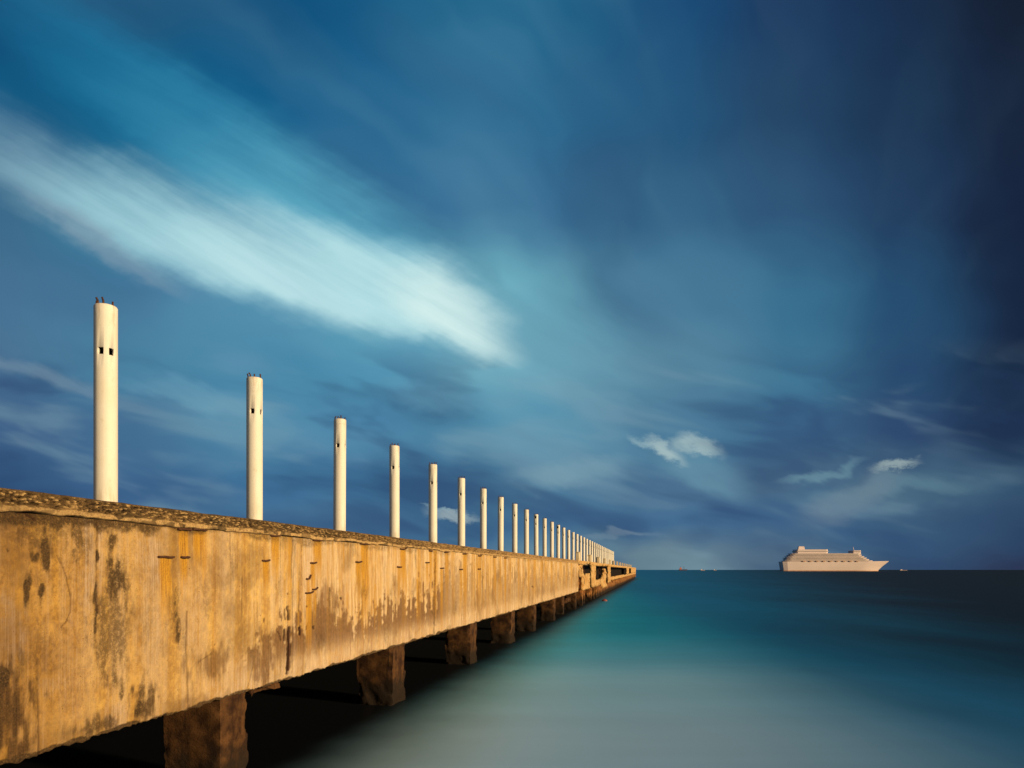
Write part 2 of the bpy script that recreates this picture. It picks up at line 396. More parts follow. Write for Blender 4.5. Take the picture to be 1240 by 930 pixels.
    crack([(348, 735), (349, 750)], 1.8, .9); crack([(344, 738), (345, 750)], 1.0, .8)
    crack([(349.5, 760), (349.5, 790), (348, 815)], 2.2, .95)
    crack([(337, 765), (340, 775)], 1.0, .9); crack([(344, 762), (344, 776)], 1.0, .9)
    crack([(363, 760), (363, 768)], 1.3, .9); crack([(371, 759), (371, 761.5)], 1.0, .8); crack([(380, 758.5), (380, 761)], 1.2, .9)
    crack([(363, 716), (362, 740)], .8, .6); crack([(357, 660), (354, 720), (353, 815)], 1.0, .35); crack([(354, 654), (352, 700)], .8, .4)
    crack([(118, 630), (117, 690), (119, 760)], 1.0, .45)
    crack([(527, 672), (526, 770)], 1.0, .55); crack([(520, 735), (527, 748)], .8, .5)
    crack([(3, 610), (12, 616), (22, 620), (34, 622)], 1.4, .8); crack([(34, 624), (42, 629)], 1.8, .9)
    crack([(308, 797), (300, 832), (296, 840)], .7, .35); crack([(240, 802), (255, 792)], 1.0, .4)
    
    for px, py, r in [(372, 734, 1), (348, 719, .8), (315, 745, .6), (9.5, 666, 1.2), (645, 710, 1.0), (413, 724, 1.2), (30, 640, .7), (260, 780, .8)]:
        crack([(px, py), (px + .3, py + r)], r, .9)
    ochre = np.interp(T, [4, 7.6, 9, 11, 12.3, 14, 18, 79], [1.0, 1.0, .72, .62, .5, .3, .12, .1]) * (.75 + .5 * fbm(T, H, 44))  # ochre coat; also carries light falloff, painted darker toward the near end
    ochre = np.clip(ochre, 0, 1)
    # relief
    X = (fbm(T * .8, H * .8, 61) - .5) * .03 + (fbm(T * 7, H * 7, 62, 3) - .5) * .014
    X -= line * .03 + np.clip(dark, 0, 1) * .008 * vn(T * 25, H * 25, 4)
    X += .012 * sst(-.02, .02, T - wall_at(230, 700)[0]) * (T < wall_at(353, 700)[0])
    X += .012 * (np.abs(T - wall_at(354, 700)[0]) < .16)
    X -= .018 * (1 - sst(0, .25, H - BOT)) * fbm(T * 3, H * 3, 71)
    Z = H.copy()
    Z[:, 0] += (fbm(ts * 3, ts * 0, 81) - .5) * .07 + (vn(ts * 17, ts * 0, 82) - .5) * .035
    V = np.stack([X, T, Z], -1).reshape(-1, 3)
    nu, nv = len(ts), len(hs)
    Fq = grid_faces(nu, nv)
    # thickness: underside and back
    vb = V.reshape(nu, nv, 3)[:, 0].copy(); vb[:, 0] = -.45
    vt = V.reshape(nu, nv, 3)[:, -1].copy(); vt[:, 0] = -.45
    base = nu * nv; V2 = np.concatenate([V, vb, vt]); i = np.arange(nu - 1)
    F2 = np.concatenate([Fq, np.stack([i * nv, base + i, base + i + 1, (i + 1) * nv], 1),
                         np.stack([base + i, base + nu + i, base + nu + i + 1, base + i + 1], 1)])
    for e in (0, nu - 1):       # closed ends
        col = np.arange(nv) + e * nv
        q = np.array([[col[k], col[k + 1], base + nu + e if k + 1 == nv - 1 else base + e, base + e] for k in range(0, nv - 2)])
        q = q[[len(set(r)) == 4 for r in q.tolist()]] if len(q) else q
        F2 = np.concatenate([F2, [[col[0], col[-1], base + nu + e, base + e]]])
    me = fast_mesh('side_wall', V2, F2)
    pad = lambda a, v=0.0: np.concatenate([np.asarray(a).ravel(), np.full(2 * nu, v)])
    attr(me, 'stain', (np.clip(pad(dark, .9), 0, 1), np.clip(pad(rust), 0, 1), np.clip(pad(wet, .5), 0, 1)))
    attr(me, 'tone', (np.clip(pad(pale), 0, 1), pad(ochre, .5), np.clip(pad(line), 0, 1)))
    return link('side_wall', me, M['wall'], pier, True)

# steel brackets: (pixel x, pixel y, pixel width) as seen on the wall
BR = [(223, 641, 15), (241, 641.5, 16), (200.5, 674.5, 18), (224, 674.5, 9), (333, 649, 12), (385, 654.5, 13), (442, 658.8, 12),
      (488, 665, 8), (321, 679, 9), (379, 681.5, 7), (434, 680.6, 7), (483, 686.5, 5), (541, 668.8, 6), (581, 673.3, 4.5), (517, 681.3, 4.5),
      (521, 667, 4), (562, 670.8, 4), (535, 688, 4), (558, 689.5, 3.5), (599, 674.5, 3.5), (612, 675.5, 3), (580, 689, 3),
      (374, 718, 9), (381, 713.5, 6), (373, 701, 5)]

def build_brackets():
    tilt = {4: .02, 5: .035, 6: .02, 7: .05, 8: .02, 9: .01, 10: .02, 12: .08, 13: .1, 22: .03, 23: .04, 24: .1}
    for i, (px, py, w) in enumerate(BR):
        t, h = wall_at(px, py); off = 788 - px; L = w * 6932 / off ** 2 / 2; z = 6932 / off
        dz = tilt.get(i, 0) * 2
        mb = MB(); th = .014 + .0009 * z / 2; out = .035 + .012 * random.random()
        n = 6
        pts = [(-.03, t - L, h - .01)] + [(out * (1 - .4 * abs(k / n * 2 - 1)), t - L + 2 * L * k / n, h + dz * (0 if k < n * .55 else (k / n - .55)) + random.uniform(-.006, .006)) for k in range(n + 1)] + [(-.03, t + L, h + dz * .45)]
        mb.tube(pts, th, 6)
        o = mb.build('bracket', M['rust'], pier)
    # hanging bars in the spalled crack
    for a, b, r in [((349.3, 762), (349, 812), .016), ((363, 757), (363, 775), .009), ((344, 762), (343, 776), .009)]:
        (t0, h0), (t1, h1) = wall_at(*a), wall_at(*b)
        mb = MB(); mb.tube([(.004, t0, h0), (.012, (t0 + t1) / 2 + .01, (h0 + h1) / 2), (.002, t1, h1)], r, 6); mb.build('bar', M['rust'], pier)

def build_cap():
    ts = np.concatenate([np.arange(-30, 4, .5), t_samples(4, WEND, .011)])
    us = np.linspace(0, 1, 34)                      # 0 top .. 1 bottom of the front
    T, U = np.meshgrid(ts, us, indexing='ij')
    lowz = CAPB - .02 + (fbm(T * 1.4, T * 0, 12) - .5) * .09
    Z = TOP + (fbm(T * 2, T * 0, 13) - .5) * .03 + (lowz - TOP) * U
    fade = np.interp(T, [25, 60], [1, .5])
    zz = Z
    w1, id1 = worley(T * 22, zz * 26, 3); w2, id2 = worley(T * 47, zz * 47, 6)
    rz = sst(.02, .14, U) * (1 - sst(.60, .70, U + (fbm(T * 3, U * 2, 9) - .5) * .25))
    X = .012 + rz * (-.07 + .11 * (1 - w1) * id1 + .05 * (1 - w2))
    lipw, lid = worley(T * 5.5, zz * 9, 21)
    lip = sst(.64, .72, U + (fbm(T * 3, U * 2, 9) - .5) * .2) * (1 - sst(.90, .97, U))
    X += lip * (.03 + .03 * (1 - lipw) * lid) + (fbm(T * 9, zz * 9, 14) - .5) * .03
    und = sst(.93, 1.0, U)
    X = X * (1 - und) + und * -.03
    edge = 1 - sst(0, .10, U); X -= edge * edge * (.03 + .03 * vn(T * 8, T * 0, 15))
    rough = rz * np.clip((w1 - .42) * 3.2 + (w2 - .4) * 1.4 + (fbm(T * 2, zz * 5, 55) - .5) * 2.0, 0, 1) * fade + und * .9 * (vn(T * 2.5, T * 0, 33) > .3)
    pale = np.clip(rz * (id1 > .72) * sst(.55, .25, w1) * .9 + lip * sst(.3, .7, lid + .25) * np.interp(T, [6, 9, 14], [.35, .75, 1]), 0, 1)
    # top returns inward
    V = np.stack([X, T, Z], -1); nu, nv = len(ts), len(us)
    top = []
    for k, xx in enumerate((-.12, -.35, -.95)):
        top.append(np.stack([np.full(nu, xx), ts, V[:, 0, 2] * 0 + TOP + (vn(ts * 3, ts * 0 + k, 16) - .5) * .02 + .005], -1))
    bot = np.stack([np.full(nu, -.44), ts, Z[:, -1]], -1)
    G = np.concatenate([np.stack(top[::-1], 1), V, bot[:, None]], 1)
    nv2 = G.shape[1]
    me = fast_mesh('cap', G.reshape(-1, 3), grid_faces(nu, nv2, True))
    def padc(a, v): a = np.asarray(a); return np.concatenate([np.full((nu, 3), v), a, np.full((nu, 1), v)], 1)
    far = np.interp(T, [15, 45], [0, 1])
    attr(me, 'stone', (padc(np.clip(rough, 0, 1), 0), padc(pale, .2), padc(far, .3)))
    return link('cap', me, M['cap'], pier, True)

def rough_box(name, x0, x1, y0, y1, z0, z1, mat, parent, res=.06, amp=.03, s=0, chip=.06, bottom_waste=0):
    """a box whose faces and arrises are eroded by noise that depends on position only"""
    V = []; Fq = []; n0 = 0
    dims = (x1 - x0, y1 - y0, z1 - z0); c = np.array([(x0 + x1) / 2, (y0 + y1) / 2, (z0 + z1) / 2]); hd = np.array(dims) / 2
    for ax in range(3):
        for sg in (-1, 1):
            a, b = [(1, 2), (2, 0), (0, 1)][ax]
            na = max(2, int(dims[a] / res) + 1); nb = max(2, int(dims[b] / res) + 1)
            A, B = np.meshgrid(np.linspace(-1, 1, na), np.linspace(-1, 1, nb), indexing='ij')
            P = np.zeros((na, nb, 3)); P[..., ax] = sg; P[..., a] = A; P[..., b] = B
            V.append(P.reshape(-1, 3)); f = grid_faces(na, nb, sg < 0) + n0; Fq.append(f); n0 += na * nb
    V = np.concatenate(V); P = c + V * hd
    # chamfer: pull in near arrises
    key = lambda k: fbm(P[:, 0] * 3.1 + P[:, 2] * 1.7 + k, P[:, 1] * 3.1 - P[:, 2] * 2.3 + k * 3, s + k, 4)
    e = np.sort(np.abs(V) * hd - hd, 1)             # two largest tell edge closeness
    near = 1 - sst(0, .16, -(e[:, 1]))
    ch = chip * near * sst(.42, .7, key(7))
    for k in range(3):
        face = sst(.97, 1, np.abs(V[:, k]))
        P[:, k] -= np.sign(V[:, k]) * np.minimum(ch + amp * (key(k) - .35) * face, hd[k] * .8)
    if bottom_waste:
        wst = (1 - sst(0, 1.2, P[:, 2])) * bottom_waste
        for k in range(2): P[:, k] = c[k] + (P[:, k] - c[k]) * (1 - wst * sst(.35, .7, key(11)))
    return link(name, fast_mesh(name, P, np.concatenate(Fq)), mat, parent, True)

PILES = [3.6, 12.96, 22.3, 32.1, 41.6, 49.7, 60.1, 68.9, 77.5]
def build_piles():
    for i, te in enumerate(PILES):
        L = [1.1, .95, 1.2, 1.2, 1.3, 1.2, 1.2, 1.2, 1.3][i]
        x0 = -.02 if i != 7 else -.35
        rough_box('pile', -1.25, x0, te - L, te, -1.6, BOT + .12, M['pile'], pier, .05 if i < 4 else .1, .03, i * 13, .06, .12)
        if i < 8:
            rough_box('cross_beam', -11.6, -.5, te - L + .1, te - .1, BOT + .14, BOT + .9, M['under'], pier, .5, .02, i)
    # broken lip hanging under the wall at the joint
    t0, t1 = wall_at(310, 835)[0], wall_at(345, 825)[0]
    rough_box('ledge', -.6, -.1, t0, t1, BOT - .17, BOT + .03, M['pile'], pier, .04, .06, 5, .1)

def slab_cells(name, t0, t1, z0, z1, x0, x1, keep, dt, dz, mat, s=0, largest=True):
    """slab in the wall plane built from cells, cells where keep() is false are missing"""
    nt = max(1, int(round((t1 - t0) / dt))); nz = max(1, int(round((z1 - z0) / dz)))
    tt = np.linspace(t0, t1, nt + 1); zz = np.linspace(z0, z1, nz + 1)
    cT, cZ = np.meshgrid((tt[1:] + tt[:-1]) / 2, (zz[1:] + zz[:-1]) / 2, indexing='ij')
    K = keep(cT, cZ)
    if largest:                                      # keep the one piece that hangs together
        lab = -np.ones(K.shape, int); best = (0, 0); m = 0
        for i0 in range(nt):
            for j0 in range(nz):
                if K[i0, j0] and lab[i0, j0] < 0:
                    st = [(i0, j0)]; lab[i0, j0] = m; cnt = 0
                    while st:
                        a, b = st.pop(); cnt += 1
                        for c, d in ((a + 1, b), (a - 1, b), (a, b + 1), (a, b - 1)):
                            if 0 <= c < nt and 0 <= d < nz and K[c, d] and lab[c, d] < 0: lab[c, d] = m; st.append((c, d))
                    best = max(best, (cnt, m)); m += 1
        K = lab == best[1]
    Tg, Zg = np.meshgrid(tt, zz, indexing='ij')
    jt = (_h(np.arange(nt + 1)[:, None] + 0 * Tg, np.arange(nz + 1)[None] + 0 * Tg, s + 1) - .5) * dt * .7
    jz = (_h(np.arange(nt + 1)[:, None] + 0 * Tg, np.arange(nz + 1)[None] + 0 * Tg, s + 2) - .5) * dz * .7
    Tg = Tg + jt; Zg = Zg + jz
    Xf = x1 + (_h(np.arange(nt + 1)[:, None] + 0 * Tg, np.arange(nz + 1)[None] + 0 * Tg, s + 3) - .5) * .10
    n = (nt + 1) * (nz + 1)
    V = np.concatenate([np.stack([Xf, Tg, Zg], -1).reshape(-1, 3), np.stack([Xf * 0 + x0, Tg, Zg], -1).reshape(-1, 3)])
    idx = lambda i, j: i * (nz + 1) + j
    Fq = []
    for i in range(nt):
        for j in range(nz):
            if not K[i, j]: continue
            a, b, c, d = idx(i, j), idx(i + 1, j), idx(i + 1, j + 1), idx(i, j + 1)
            Fq += [(a, b, c, d), (n + d, n + c, n + b, n + a)]
            if i == 0 or not K[i - 1, j]: Fq.append((a, d, n + d, n + a))
            if i == nt - 1 or not K[i + 1, j]: Fq.append((b, n + b, n + c, c))
            if j == 0 or not K[i, j - 1]: Fq.append((a, n + a, n + b, b))
            if j == nz - 1 or not K[i, j + 1]: Fq.append((d, c, n + c, n + d))
    Fq = np.array(Fq); used = np.unique(Fq); rm = np.zeros(len(V), int); rm[used] = np.arange(len(used))
    return link(name, fast_mesh(name, V[used], rm[Fq]), mat, pier)

def build_ruin():
    tz = lambda px: (6932 / (788 - px) - WD * SP) / CP
    A, B, Cc, D = tz(706), tz(714.3), tz(717.4), tz(721.6)
    E1, E2, E3 = tz(729), tz(737), tz(739.5)
    G1, G2, G3, G4 = tz(759.3), tz(761.7), tz(764.6), PEND
    # top beam, pocked near the break
    def k_top(T, Z):
        n = fbm(T * .4, Z * 1.6, 5, 3)
        return ~((n > .47) & (T < Cc + 1) & (Z < TOP - .15)) & ~((T > E1) & (T < E2) & (Z < np.minimum(5.2, 4.95 + .5 * vn(T * .5, T * 0, 3))))
    slab_cells('top_beam', WEND + .03, G4, 4.95, TOP + .02, -.5, 0.02, k_top, .45, .14, M['broken'], 3)
    # shattered upper zone with rags of concrete
    def k_rag(T, Z):
        n = fbm(T * .32, Z * 1.3, 15, 4)
        return (n > .55) & (Z > 3.55)
    slab_cells('shattered_panel', WEND + .05, Cc, 3.5, 4.93, -.55, -.08, k_rag, .4, .16, M['broken'], 5)
    slab_cells('recessed_panel', WEND + .05, A, 2.0, 4.25, -.9, -.45, lambda T, Z: fbm(T, Z, 8) > .42, .4, .2, M['rubble'], 7)
    slab_cells('lower_panel', A, B, BOT, 4.0, -.4, 0.0, lambda T, Z: Z < 3.5 + .9 * (fbm(T, T * 0, 9) - .3), .35, .18, M['broken'], 9)
    slab_cells('wall_pier', Cc, D, BOT, 4.94, -.4, 0.0, lambda T, Z: Z > 0, .6, .4, M['broken'], 11)
    slab_cells('lower_panel', D, tz(726.5), BOT, 2.75, -.4, 0.0, lambda T, Z: Z > 0, .6, .3, M['broken'], 13)
    # ragged stump in the big opening
    def k_st(T, Z):
        u = (T - E1) / (E2 - E1); c = .42 + .12 * np.sin(Z * 2.1); w = .10 + .22 * sst(4.2, 2.2, Z) + .10 * (fbm(T * .6, Z, 19) - .5)
        return np.abs(u - c) < w
    slab_cells('stump', E1, E2, 1.2, 4.5, -.6, -.05, k_st, .5, .2, M['broken'], 17)
    slab_cells('wall_pier', E2, E3, BOT, 4.94, -.4, 0.0, lambda T, Z: fbm(T * .7, Z, 25) > .3, .5, .25, M['broken'], 19)
    # long sill under the long opening, and the piers that end it
    slab_cells('sill_beam', E3, G4, 2.15, 2.85, -.4, 0.0, lambda T, Z: Z < 2.72 + .35 * (vn(T * .35, T * 0, 4) - .4), 1.2, .16, M['broken'], 23)
    slab_cells('wall_pier', G1, G2, 2.85, 4.94, -.4, 0.0, lambda T, Z: Z > 0, 1.5, .5, M['broken'], 29)
    slab_cells('end_wall', G3, G4, 2.85, 4.94, -.4, 0.0, lambda T, Z: Z > 0, 3, .5, M['broken'], 31)
    mb = MB(); mb.box(-12, -.05, G4 + .02, G4 + .5, .4, TOP); mb.build('end_face', M['broken'], pier)
    # rubble base from the break to the head of the pier
    def k_rb(T, Z):
        return Z < 1.15 + 1.1 * fbm(T * .35, T * 0, 41) + .3 * sst(E2, G3, T)
    slab_cells('rubble_base', E1 - 6, G4, -.4, 2.12, -1.3, -.25, k_rb, .9, .3, M['rubble'], 37)
    # legs below the ruined bays
    for px, L, x0 in [(707, 1.4, -.05), (711.5, .8, -.3), (717, 1.1, 0), (721, 1.0, -.05), (725, 1.4, -.15), (729, 1.6, -.1), (733, 2.4, -.2)]:
        te = tz(px); rough_box('pile', -1.2, x0, te - L, te, -1.2, BOT + .02, M['rubble'], pier, .14, .12, int(px), .18, .2)
    slab_cells('tie_beam', WEND + 1, tz(719), .75, 1.15, -.55, -.25, lambda T, Z: fbm(T * .5, Z, 47) > .36, .5, .2, M['rubble'], 43)
    slab_cells('tie_beam', WEND - 9, WEND - .5, .9, 1.3, -.95, -.55, lambda T, Z: fbm(T * .5, Z, 48) > .3, .5, .2, M['pile'], 44)
    # bent bars poking out of the break
    for k in range(16):
        t = random.uniform(WEND + .3, E2); z = random.uniform(3.4, 5.0)
        mb = MB(); mb.tube([(-.1, t, z), (.12, t + random.uniform(-.2, .2), z - .1), (.15 + random.random() * .15, t + random.uniform(-.5, .5), z - random.uniform(.3, .9))], .03, 5)
        mb.build('bar', M['rust'], pier)

def build_body():
    mb = MB(); mb.box(-12, -.96, -30, PEND, 4.88, TOP - .03); mb.build('deck', M['deck'], pier)
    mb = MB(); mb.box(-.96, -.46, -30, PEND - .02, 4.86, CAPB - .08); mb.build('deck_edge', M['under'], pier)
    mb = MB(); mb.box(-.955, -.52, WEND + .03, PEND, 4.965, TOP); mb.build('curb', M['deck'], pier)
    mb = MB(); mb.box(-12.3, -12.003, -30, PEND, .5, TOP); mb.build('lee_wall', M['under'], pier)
    mb = MB(); mb.box(-2.2, -1.9, WEND, PEND - 1, 1.2, 4.87); mb.build('added_dark_backing', M['under'], pier)  # added near-black backing, keeps sunlit depths out of the open bays
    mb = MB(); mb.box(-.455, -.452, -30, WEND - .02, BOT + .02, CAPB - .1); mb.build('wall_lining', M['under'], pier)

build_side_wall(); build_cap(); build_brackets(); build_piles(); build_ruin(); build_body()

# ------------------------------------------------------------------ columns on the pier
ORD = ('first second third fourth fifth sixth seventh eighth ninth tenth eleventh twelfth thirteenth fourteenth fifteenth sixteenth '
       'seventeenth eighteenth nineteenth twentieth').split()
def ordinal(n):
    if n <= 20: return ORD[n - 1]
    tens = {2: 'twenty', 3: 'thirty'}[n // 10]
    return {20: 'twentieth', 30: 'thirtieth'}[n] if n % 10 == 0 else tens + '-' + ORD[n % 10 - 1]
RAD, CZ, CTOP = .171, 5.30, 8.553
def column_mesh(holes, segs=48, extra=None, rings=None):
    """hollow shaft with real square openings; holes = azimuths (deg) in pier-local frame"""
    da = 360 / segs
    H = CTOP - CZ; hz = 7.80 - CZ; hh = .058
    zs = sorted(set([0, .6, 1.2, 1.8, 2.2, hz - hh, hz, hz + hh, H - .32, H - .22, H - .14, H - .02, H]))
    hw = .26                                            # hole half width in radians -> .09 m across
    angs = set(round(2 * math.pi * k / segs, 5) for k in range(segs))
    cuts = []
    for a in holes:
        a = math.radians(a) % (2 * math.pi); cuts.append(a)
        angs = set(q for q in angs if abs((q - a + math.pi) % (2 * math.pi) - math.pi) > hw + .02)
        angs |= {round((a - hw) % (2 * math.pi), 5), round(a, 5), round((a + hw) % (2 * math.pi), 5)}
    angs = sorted(angs); n = len(angs)
    def hole(i, j):
        a0 = angs[i]; a1 = angs[(i + 1) % n] + (2 * math.pi if i == n - 1 else 0); m = (a0 + a1) / 2; zc = (zs[j] + zs[j + 1]) / 2
        for c in cuts:
            if abs((m - c + math.pi) % (2 * math.pi) - math.pi) < hw and abs(zc - hz) < hh: return True
        if extra is not None and abs((m - extra + math.pi) % (2 * math.pi) - math.pi) < .55 and H - .32 < zc < H - .14: return True
        return False
    V = []; ri = RAD - .045
    for r in (RAD, ri):
        for z in zs:
            rr = r - (.012 if (z == H and r == RAD) else 0)
            V += [(rr * math.cos(a), rr * math.sin(a), z) for a in angs]
    o = len(zs) * n; Fc = []; MI = []
    for j in range(len(zs) - 1):
        for i in range(n):
            k = (i + 1) % n; a, b, c, d = j * n + i, j * n + k, (j + 1) * n + k, (j + 1) * n + i
            if not hole(i, j):
                Fc.append((a, b, c, d)); MI.append(0); Fc.append((o + d, o + c, o + b, o + a)); MI.append(1)
                for (ii, jj, e) in (((i - 1) % n, j, (d, a)), (k, j, (b, c)), (i, j - 1, (a, b)), (i, j + 1, (c, d))):
                    if 0 <= jj < len(zs) - 1 and hole(ii, jj):
                        Fc.append((e[1], e[0], o + e[0], o + e[1])); MI.append(0)
    j = len(zs) - 1
    Fc.append(tuple(j * n + i for i in range(n))); MI.append(0)
    me = mesh('shaft', V, Fc)
    me.materials.append(M['column']); me.materials.append(M['inside'])
    me.polygons.foreach_set('material_index', MI)
    me.polygons.foreach_set('use_smooth', [len(f) == 4 and m == 0 for f, m in zip(Fc, MI)])
    return me
def rebar_mesh(lean, L):
    mb = MB(); mb.tube([(0, 0, -.03), (0, 0, L * .5), (lean * .5, lean * .3, L * .8), (lean, lean * .6, L)], .016, 6); return mesh('rebar', mb.V, mb.F)
# azimuths measured from the camera axis, turned into the pier frame (the pier is turned by -PHI)
def az(deg_from_minus_y): return -90 + deg_from_minus_y + math.degrees(PHI)
M0 = column_mesh([az(4), az(60)], 64); M1 = column_mesh([az(3), az(78)], 48)
M2 = column_mesh([az(-9), az(79)], 40); M2x = column_mesh([az(-9), az(79)], 40, math.radians(az(-25)) % (2 * math.pi))
M3 = column_mesh([az(-9), az(79)], 24)
shafts = {0: M0, 1: M1, 10: M2x, 13: M2x}
bars = [rebar_mesh(random.uniform(-.035, .035), random.uniform(.05, .095)) for _ in range(6)]
for b in bars: b.materials.append(M['rust'])
NCOL = 37
cprefab = None
for i in range(NCOL):
    t = 9.81 + 4.322 * i
    lx = -.6
    wx = -WD * CP + lx * CP + t * SP; wy = WD * SP - lx * SP + t * CP
    c = empty('concrete_post', (wx, wy, CZ), -PHI + (R(random.uniform(-2, 2)) if i > 1 else 0))
    if i > 1: c.rotation_euler[0] = R(random.uniform(-.25, .25)); c.rotation_euler[1] = R(random.uniform(-.25, .25))
    if i == 0: lab = 'tallest-looking cream column, nearest on the pier, two dark square holes near its top'
    elif i == 1: lab = 'second cream column from the near end of the pier, one hole at its right edge'
    elif i in (10, 13): lab = ordinal(i + 1) + ' white column from the near pier end, dark broken patch at its top'
    elif i < NCOL - 1: lab = ordinal(i + 1) + ' white column along the pier, counted from the nearest one'
    else: lab = 'last white column of the tall row, just before the low blocks on the far pier'
    tag(c, lab, 'column', 'white columns in a row along the pier')
    me = shafts.get(i, M2 if i < 16 else M3)
    o = bpy.data.objects.new('shaft', me); COL.objects.link(o); o.parent = c
    if i < 16:
        for k, (a, off_) in enumerate([(-160, 0), (-95, .1), (-55, .2), (0, .3), (110, 0)][:5 if i < 8 else 4]):
            aa = R(a + random.uniform(-9, 9)); rr = RAD - .035
            rb = bpy.data.objects.new('rebar', bars[(i + k) % 6]); COL.objects.link(rb); rb.parent = c
            rb.location = (rr * math.cos(aa), rr * math.sin(aa), CTOP - CZ); rb.rotation_euler = (0, 0, random.uniform(0, 6))

# low blocks on the seaward kerb
bm_ = MB(); bm_.box(-.36, 0, -.9, .9, 0, .93, .015, .02); bme = mesh('edge_block', bm_.V, bm_.F); bme.materials.append(M['block'])
cm_ = MB(); cm_.box(-.39, .03, -.95, .95, .93, 1.0, .01, .01); cme = mesh('coping', cm_.V, cm_.F); cme.materials.append(M['block'])
for i in range(15):
    z = 6932 * (.01170 + .00226 * i); t = (z - WD * SP) / CP; lx = -.06
    wx = -WD * CP + lx * CP + t * SP; wy = WD * SP - lx * SP + t * CP
    c = empty('edge_block', (wx, wy, TOP + .02), -PHI)
    lab = ('first low cream block on the pier edge, right above the wall break' if i == 0 else
           'last low cream block on the far end of the pier' if i == 14 else
           ordinal(i + 1) + ' low cream block on the pier edge past the wall break')
    tag(c, lab, 'block', 'low blocks spaced along the far pier edge')
    for nm, me in (('block_body', bme), ('coping', cme)):
        o = bpy.data.objects.new(nm, me); COL.objects.link(o); o.parent = c

# ------------------------------------------------------------------ water
def build_water():
    r = np.concatenate([[0], np.geomspace(2, 90000, 70)]); n = 72
    V = [(0, 0, 0)]; Fc = []
    for q in r[1:]:
        V += [(q * math.cos(2 * math.pi * k / n), q * math.sin(2 * math.pi * k / n), 0) for k in range(n)]
    for k in range(n): Fc.append((0, 1 + k, 1 + (k + 1) % n))
    for j in range(len(r) - 2):
        for k in range(n):
            a = 1 + j * n + k; b = 1 + j * n + (k + 1) % n; Fc.append((a, a + n, b + n, b))
    m, t, bs = material('turquoise_sea')
    pos = t.node('ShaderNodeNewGeometry').outputs['Position']
    X, Y, _ = t.sep(pos)
    n1 = t.noise(t.vscale(pos, (1, .35, 1)), .045, 4, .55); n0 = t.noise(t.vscale(pos, (.25, 1, 1)), .012, 4, .55)
    # the sea bed drops away with distance from the beach
    ly = t.m('LOGARITHM', t.m('MAXIMUM', t.add(Y, 0.0), 6.0), 10.0)
    ly = t.add(ly, t.mul(t.sub(n1, .5), .22))
    f = t.m('DIVIDE', t.sub(ly, 1.0), 2.2, clamp=True)      # 10 m .. 1585 m
    c = t.ramp(f, [(0.0, (.33, .60, .94)), (.10, (.34, .67, .94)), (.18, (.23, .66, .94)), (.25, (.03, .50, .84)), (.35, (0, .36, .64)),
                   (.46, (0, .31, .62)), (.60, (0, .20, .52)), (.74, (0, .08, .31)), (.88, (.001, .012, .11)), (1, (.001, .003, .04))], 'EASE')
    c = t.mix(t.mul(t.ss(t.sub(X, t.mul(Y, .12)), 1.5, 13.0), .93), c, t.mix(t.ss(ly, 1.2, 1.6), (.015, .30, .80), (0, .20, .50)))  # bluer to the right: sky reflection put into the colour
    bands = t.noise(t.vscale(pos, (.25, 1.6, 1)), .12, 4, .6); c = t.mix(t.mul(t.ss(bands, .35, .65), .16), c, (.02, .12, .22))
    # cloud shade and dark cloud reflection, painted into the seaward water colour
    ch = t.sub(X, t.add(8.0, t.mul(Y, .36)))
    ch = t.add(ch, t.mul(t.sub(n1, .5), 30.0))
    w = t.add(16.0, t.mul(Y, .22))
    c = t.mix(t.mul(t.ss(t.m('DIVIDE', ch, w), -.95, .55), .97), c, (.004, .016, .040))
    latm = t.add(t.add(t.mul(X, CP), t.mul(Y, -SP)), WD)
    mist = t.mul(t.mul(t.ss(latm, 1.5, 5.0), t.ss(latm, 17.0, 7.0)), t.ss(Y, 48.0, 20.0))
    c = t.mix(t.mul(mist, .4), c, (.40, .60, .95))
    # the pier's shade and dark reflection, painted into the water colour
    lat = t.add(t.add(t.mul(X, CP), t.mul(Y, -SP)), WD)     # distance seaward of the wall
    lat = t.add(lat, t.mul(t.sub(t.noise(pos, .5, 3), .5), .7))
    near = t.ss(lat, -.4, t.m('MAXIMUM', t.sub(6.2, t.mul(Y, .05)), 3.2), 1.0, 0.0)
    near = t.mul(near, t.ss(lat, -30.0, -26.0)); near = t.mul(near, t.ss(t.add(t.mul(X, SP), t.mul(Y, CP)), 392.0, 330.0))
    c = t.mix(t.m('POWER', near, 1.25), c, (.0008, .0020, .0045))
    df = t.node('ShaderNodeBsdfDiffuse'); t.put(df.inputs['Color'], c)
    gl = t.node('ShaderNodeBsdfGlossy'); gl.inputs['Roughness'].default_value = .33; gl.inputs['Color'].default_value = (1, 1, 1, 1)
    fr = t.node('ShaderNodeFresnel'); fr.inputs['IOR'].default_value = 1.33
    mx_ = t.node('ShaderNodeMixShader'); t.put(mx_.inputs[0], t.m('MINIMUM', fr.outputs[0], .08))   # swell keeps the mean reflectance low
    t.l.new(df.outputs[0], mx_.inputs[1]); t.l.new(gl.outputs[0], mx_.inputs[2])
    out = [n for n in m.node_tree.nodes if n.type == 'OUTPUT_MATERIAL'][0]; t.l.new(mx_.outputs[0], out.inputs['Surface'])
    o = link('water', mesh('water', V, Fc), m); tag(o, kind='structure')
build_water()
# sea bed below, for solidity
mb = MB(); mb.box(-3000, 3000, -3000, 3000, -9, -8); o = mb.build('sea_bed', mat_plain('sand_bed', (.3, .26, .2))); tag(o, kind='structure')

